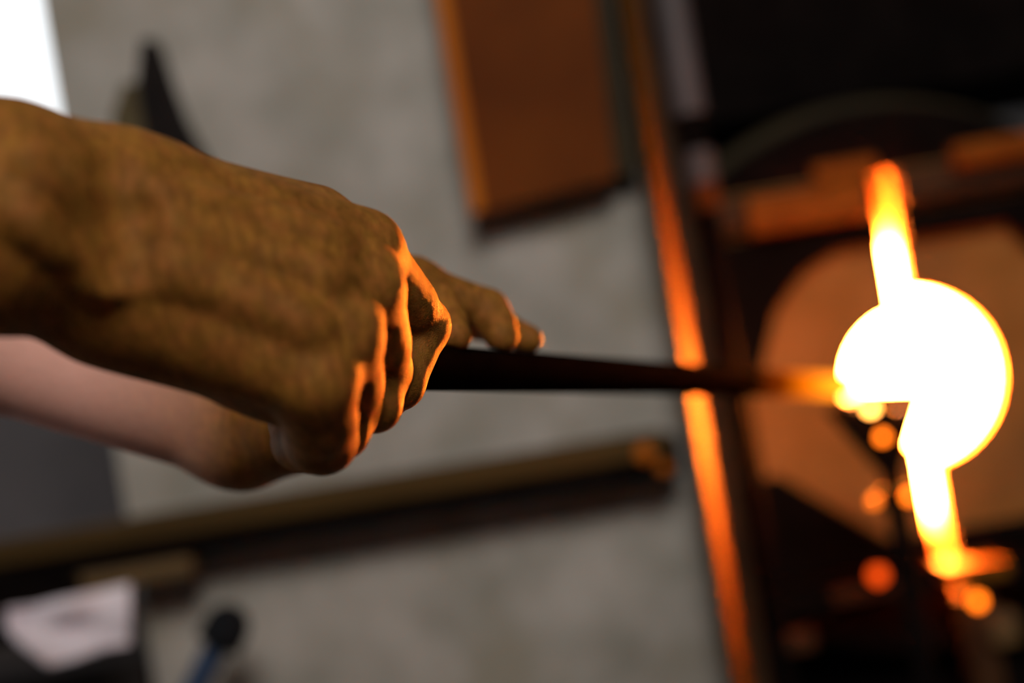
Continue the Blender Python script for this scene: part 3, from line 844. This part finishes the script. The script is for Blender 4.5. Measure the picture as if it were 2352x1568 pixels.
left_hand['label'] = 'far arm, paler forearm below the fist, fingers over the pipe'

# ---- the rest of the glassblower, standing to the left of the camera
def wmesh(name, F_, material, parent, it=2):
    V_, Q_ = biggest(*surface(F_)); V_ = relax(V_, Q_, it, 0.5)
    me = bpy.data.meshes.new(name)
    me.from_pydata((V_ * 0.001 - np.array(parent.matrix_world.translation)).tolist(), [], Q_.tolist())
    me.update()
    return link(name, me, material, parent, smooth=True)
def wpt(x, y, z): return np.array([x, y, z], float)
e1 = np.array(cw(*el)) * 1000; e2 = np.array(cw(*el2)) * 1000
f1w = np.array(cw(*f1)) * 1000; a0w = np.array(cw(*a0)) * 1000
s1 = wpt(-610, 250, 1450); s2 = wpt(-640, 610, 1450)
F = Field((-900, 120, 830), (-270, 760, 1570), 7.0)
add(F, wpt(-680, 430, 900), wpt(-680, 430, 1130), 135, 140, 40, (np.array([1.0, 0, 0]), 1.25))
add(F, wpt(-680, 340, 1330), wpt(-680, 520, 1330), 115, 115, 60)
add(F, s1, s2, 62, 62, 50); add(F, wpt(-655, 430, 1430), wpt(-648, 432, 1525), 75, 66, 40)
for sh, e, fw in ((s1, e1, f1w), (s2, e2, a0w)):
    add(F, sh, e, 60, 50, 30); add(F, e, e + (fw - e) * (0.22 if fw is f1w else 0.12), 49, 45, 15)
shirt = wmesh('shirt', F, M['shirt'], person, 3)
F = Field((-900, 180, 0), (-430, 700, 960), 8.0)
add(F, wpt(-685, 360, 920), wpt(-685, 500, 920), 118, 118, 30)
for yy in (330, 530):
    add(F, wpt(-685, yy + (20 if yy < 400 else -20), 880), wpt(-670, yy, 480), 92, 66, 25)
    add(F, wpt(-670, yy, 480), wpt(-690, yy, 70), 66, 52, 15)
wmesh('trousers', F, M['blue'], person, 3)
for yy in (330, 530):
    F = Field((-780, yy - 80, -2), (-480, yy + 80, 130), 5.0)
    add(F, wpt(-700, yy, 55), wpt(-690, yy, 62), 46, 46, 20); add(F, wpt(-690, yy, 45), wpt(-560, yy, 38), 44, 36, 25)
    F.f = np.maximum(F.f, (2.0 - F.ax[2])[None, None, :])
    wmesh('shoe', F, M['leather_dark'], person)
hc = wpt(-620, 438, 1668)
F = Field(tuple(hc - [130, 105, 190]), tuple(hc + [140, 105, 140]), 3.5)
add(F, wpt(-650, 435, 1490), hc + [-25, 0, -60], 58, 54, 20)
add(F, hc + [-25, 0, 32], hc + [8, 0, 30], 76, 72, 20)
add(F, hc + [22, 0, -15], hc + [40, 0, -72], 56, 36, 25)
add(F, hc + [50, -34, -50], hc + [0, -52, -30], 16, 20, 20); add(F, hc + [50, 34, -50], hc + [0, 52, -30], 16, 20, 20)
add(F, hc + [80, 0, 12], hc + [102, 0, -26], 7, 11, 9)
add(F, hc + [70, -32, 18], hc + [76, 32, 18], 9, 9, 8)
add(F, hc + [76, -18, -58], hc + [76, 18, -58], 6, 6, 5); add(F, hc + [73, -16, -68], hc + [73, 16, -68], 7, 7, 5)
carve(F, hc + [84, -20, -63], hc + [84, 20, -63], 2.5, 2.5, 2)
for sy in (-1, 1):
    carve(F, hc + [82, sy * 31, 0], hc + [84, sy * 31, 0], 12, 12, 8)
    add(F, hc + [-10, sy * 76, 18], hc + [-8, sy * 76, -22], 15, 9, 5, (np.array([0, 1.0, 0]), 2.2))
head = wmesh('head', F, M['skin'], person)
for sy in (-1, 1):
    bm = bmesh.new(); ball(bm, Vector((hc + [70, sy * 31, 0]) * 0.001), 0.0125, 16)
    finish(bm, 'eye', M['frame'], head, smooth=True)
F = Field(tuple(hc - [130, 105, 60]), tuple(hc + [110, 105, 140]), 4.0)
add(F, hc + [-30, 0, 38], hc + [0, 0, 42], 80, 72, 15); add(F, hc + [-50, 0, 0], hc + [-60, 0, -30], 66, 50, 20)
wmesh('hair', F, M['bench'], head)
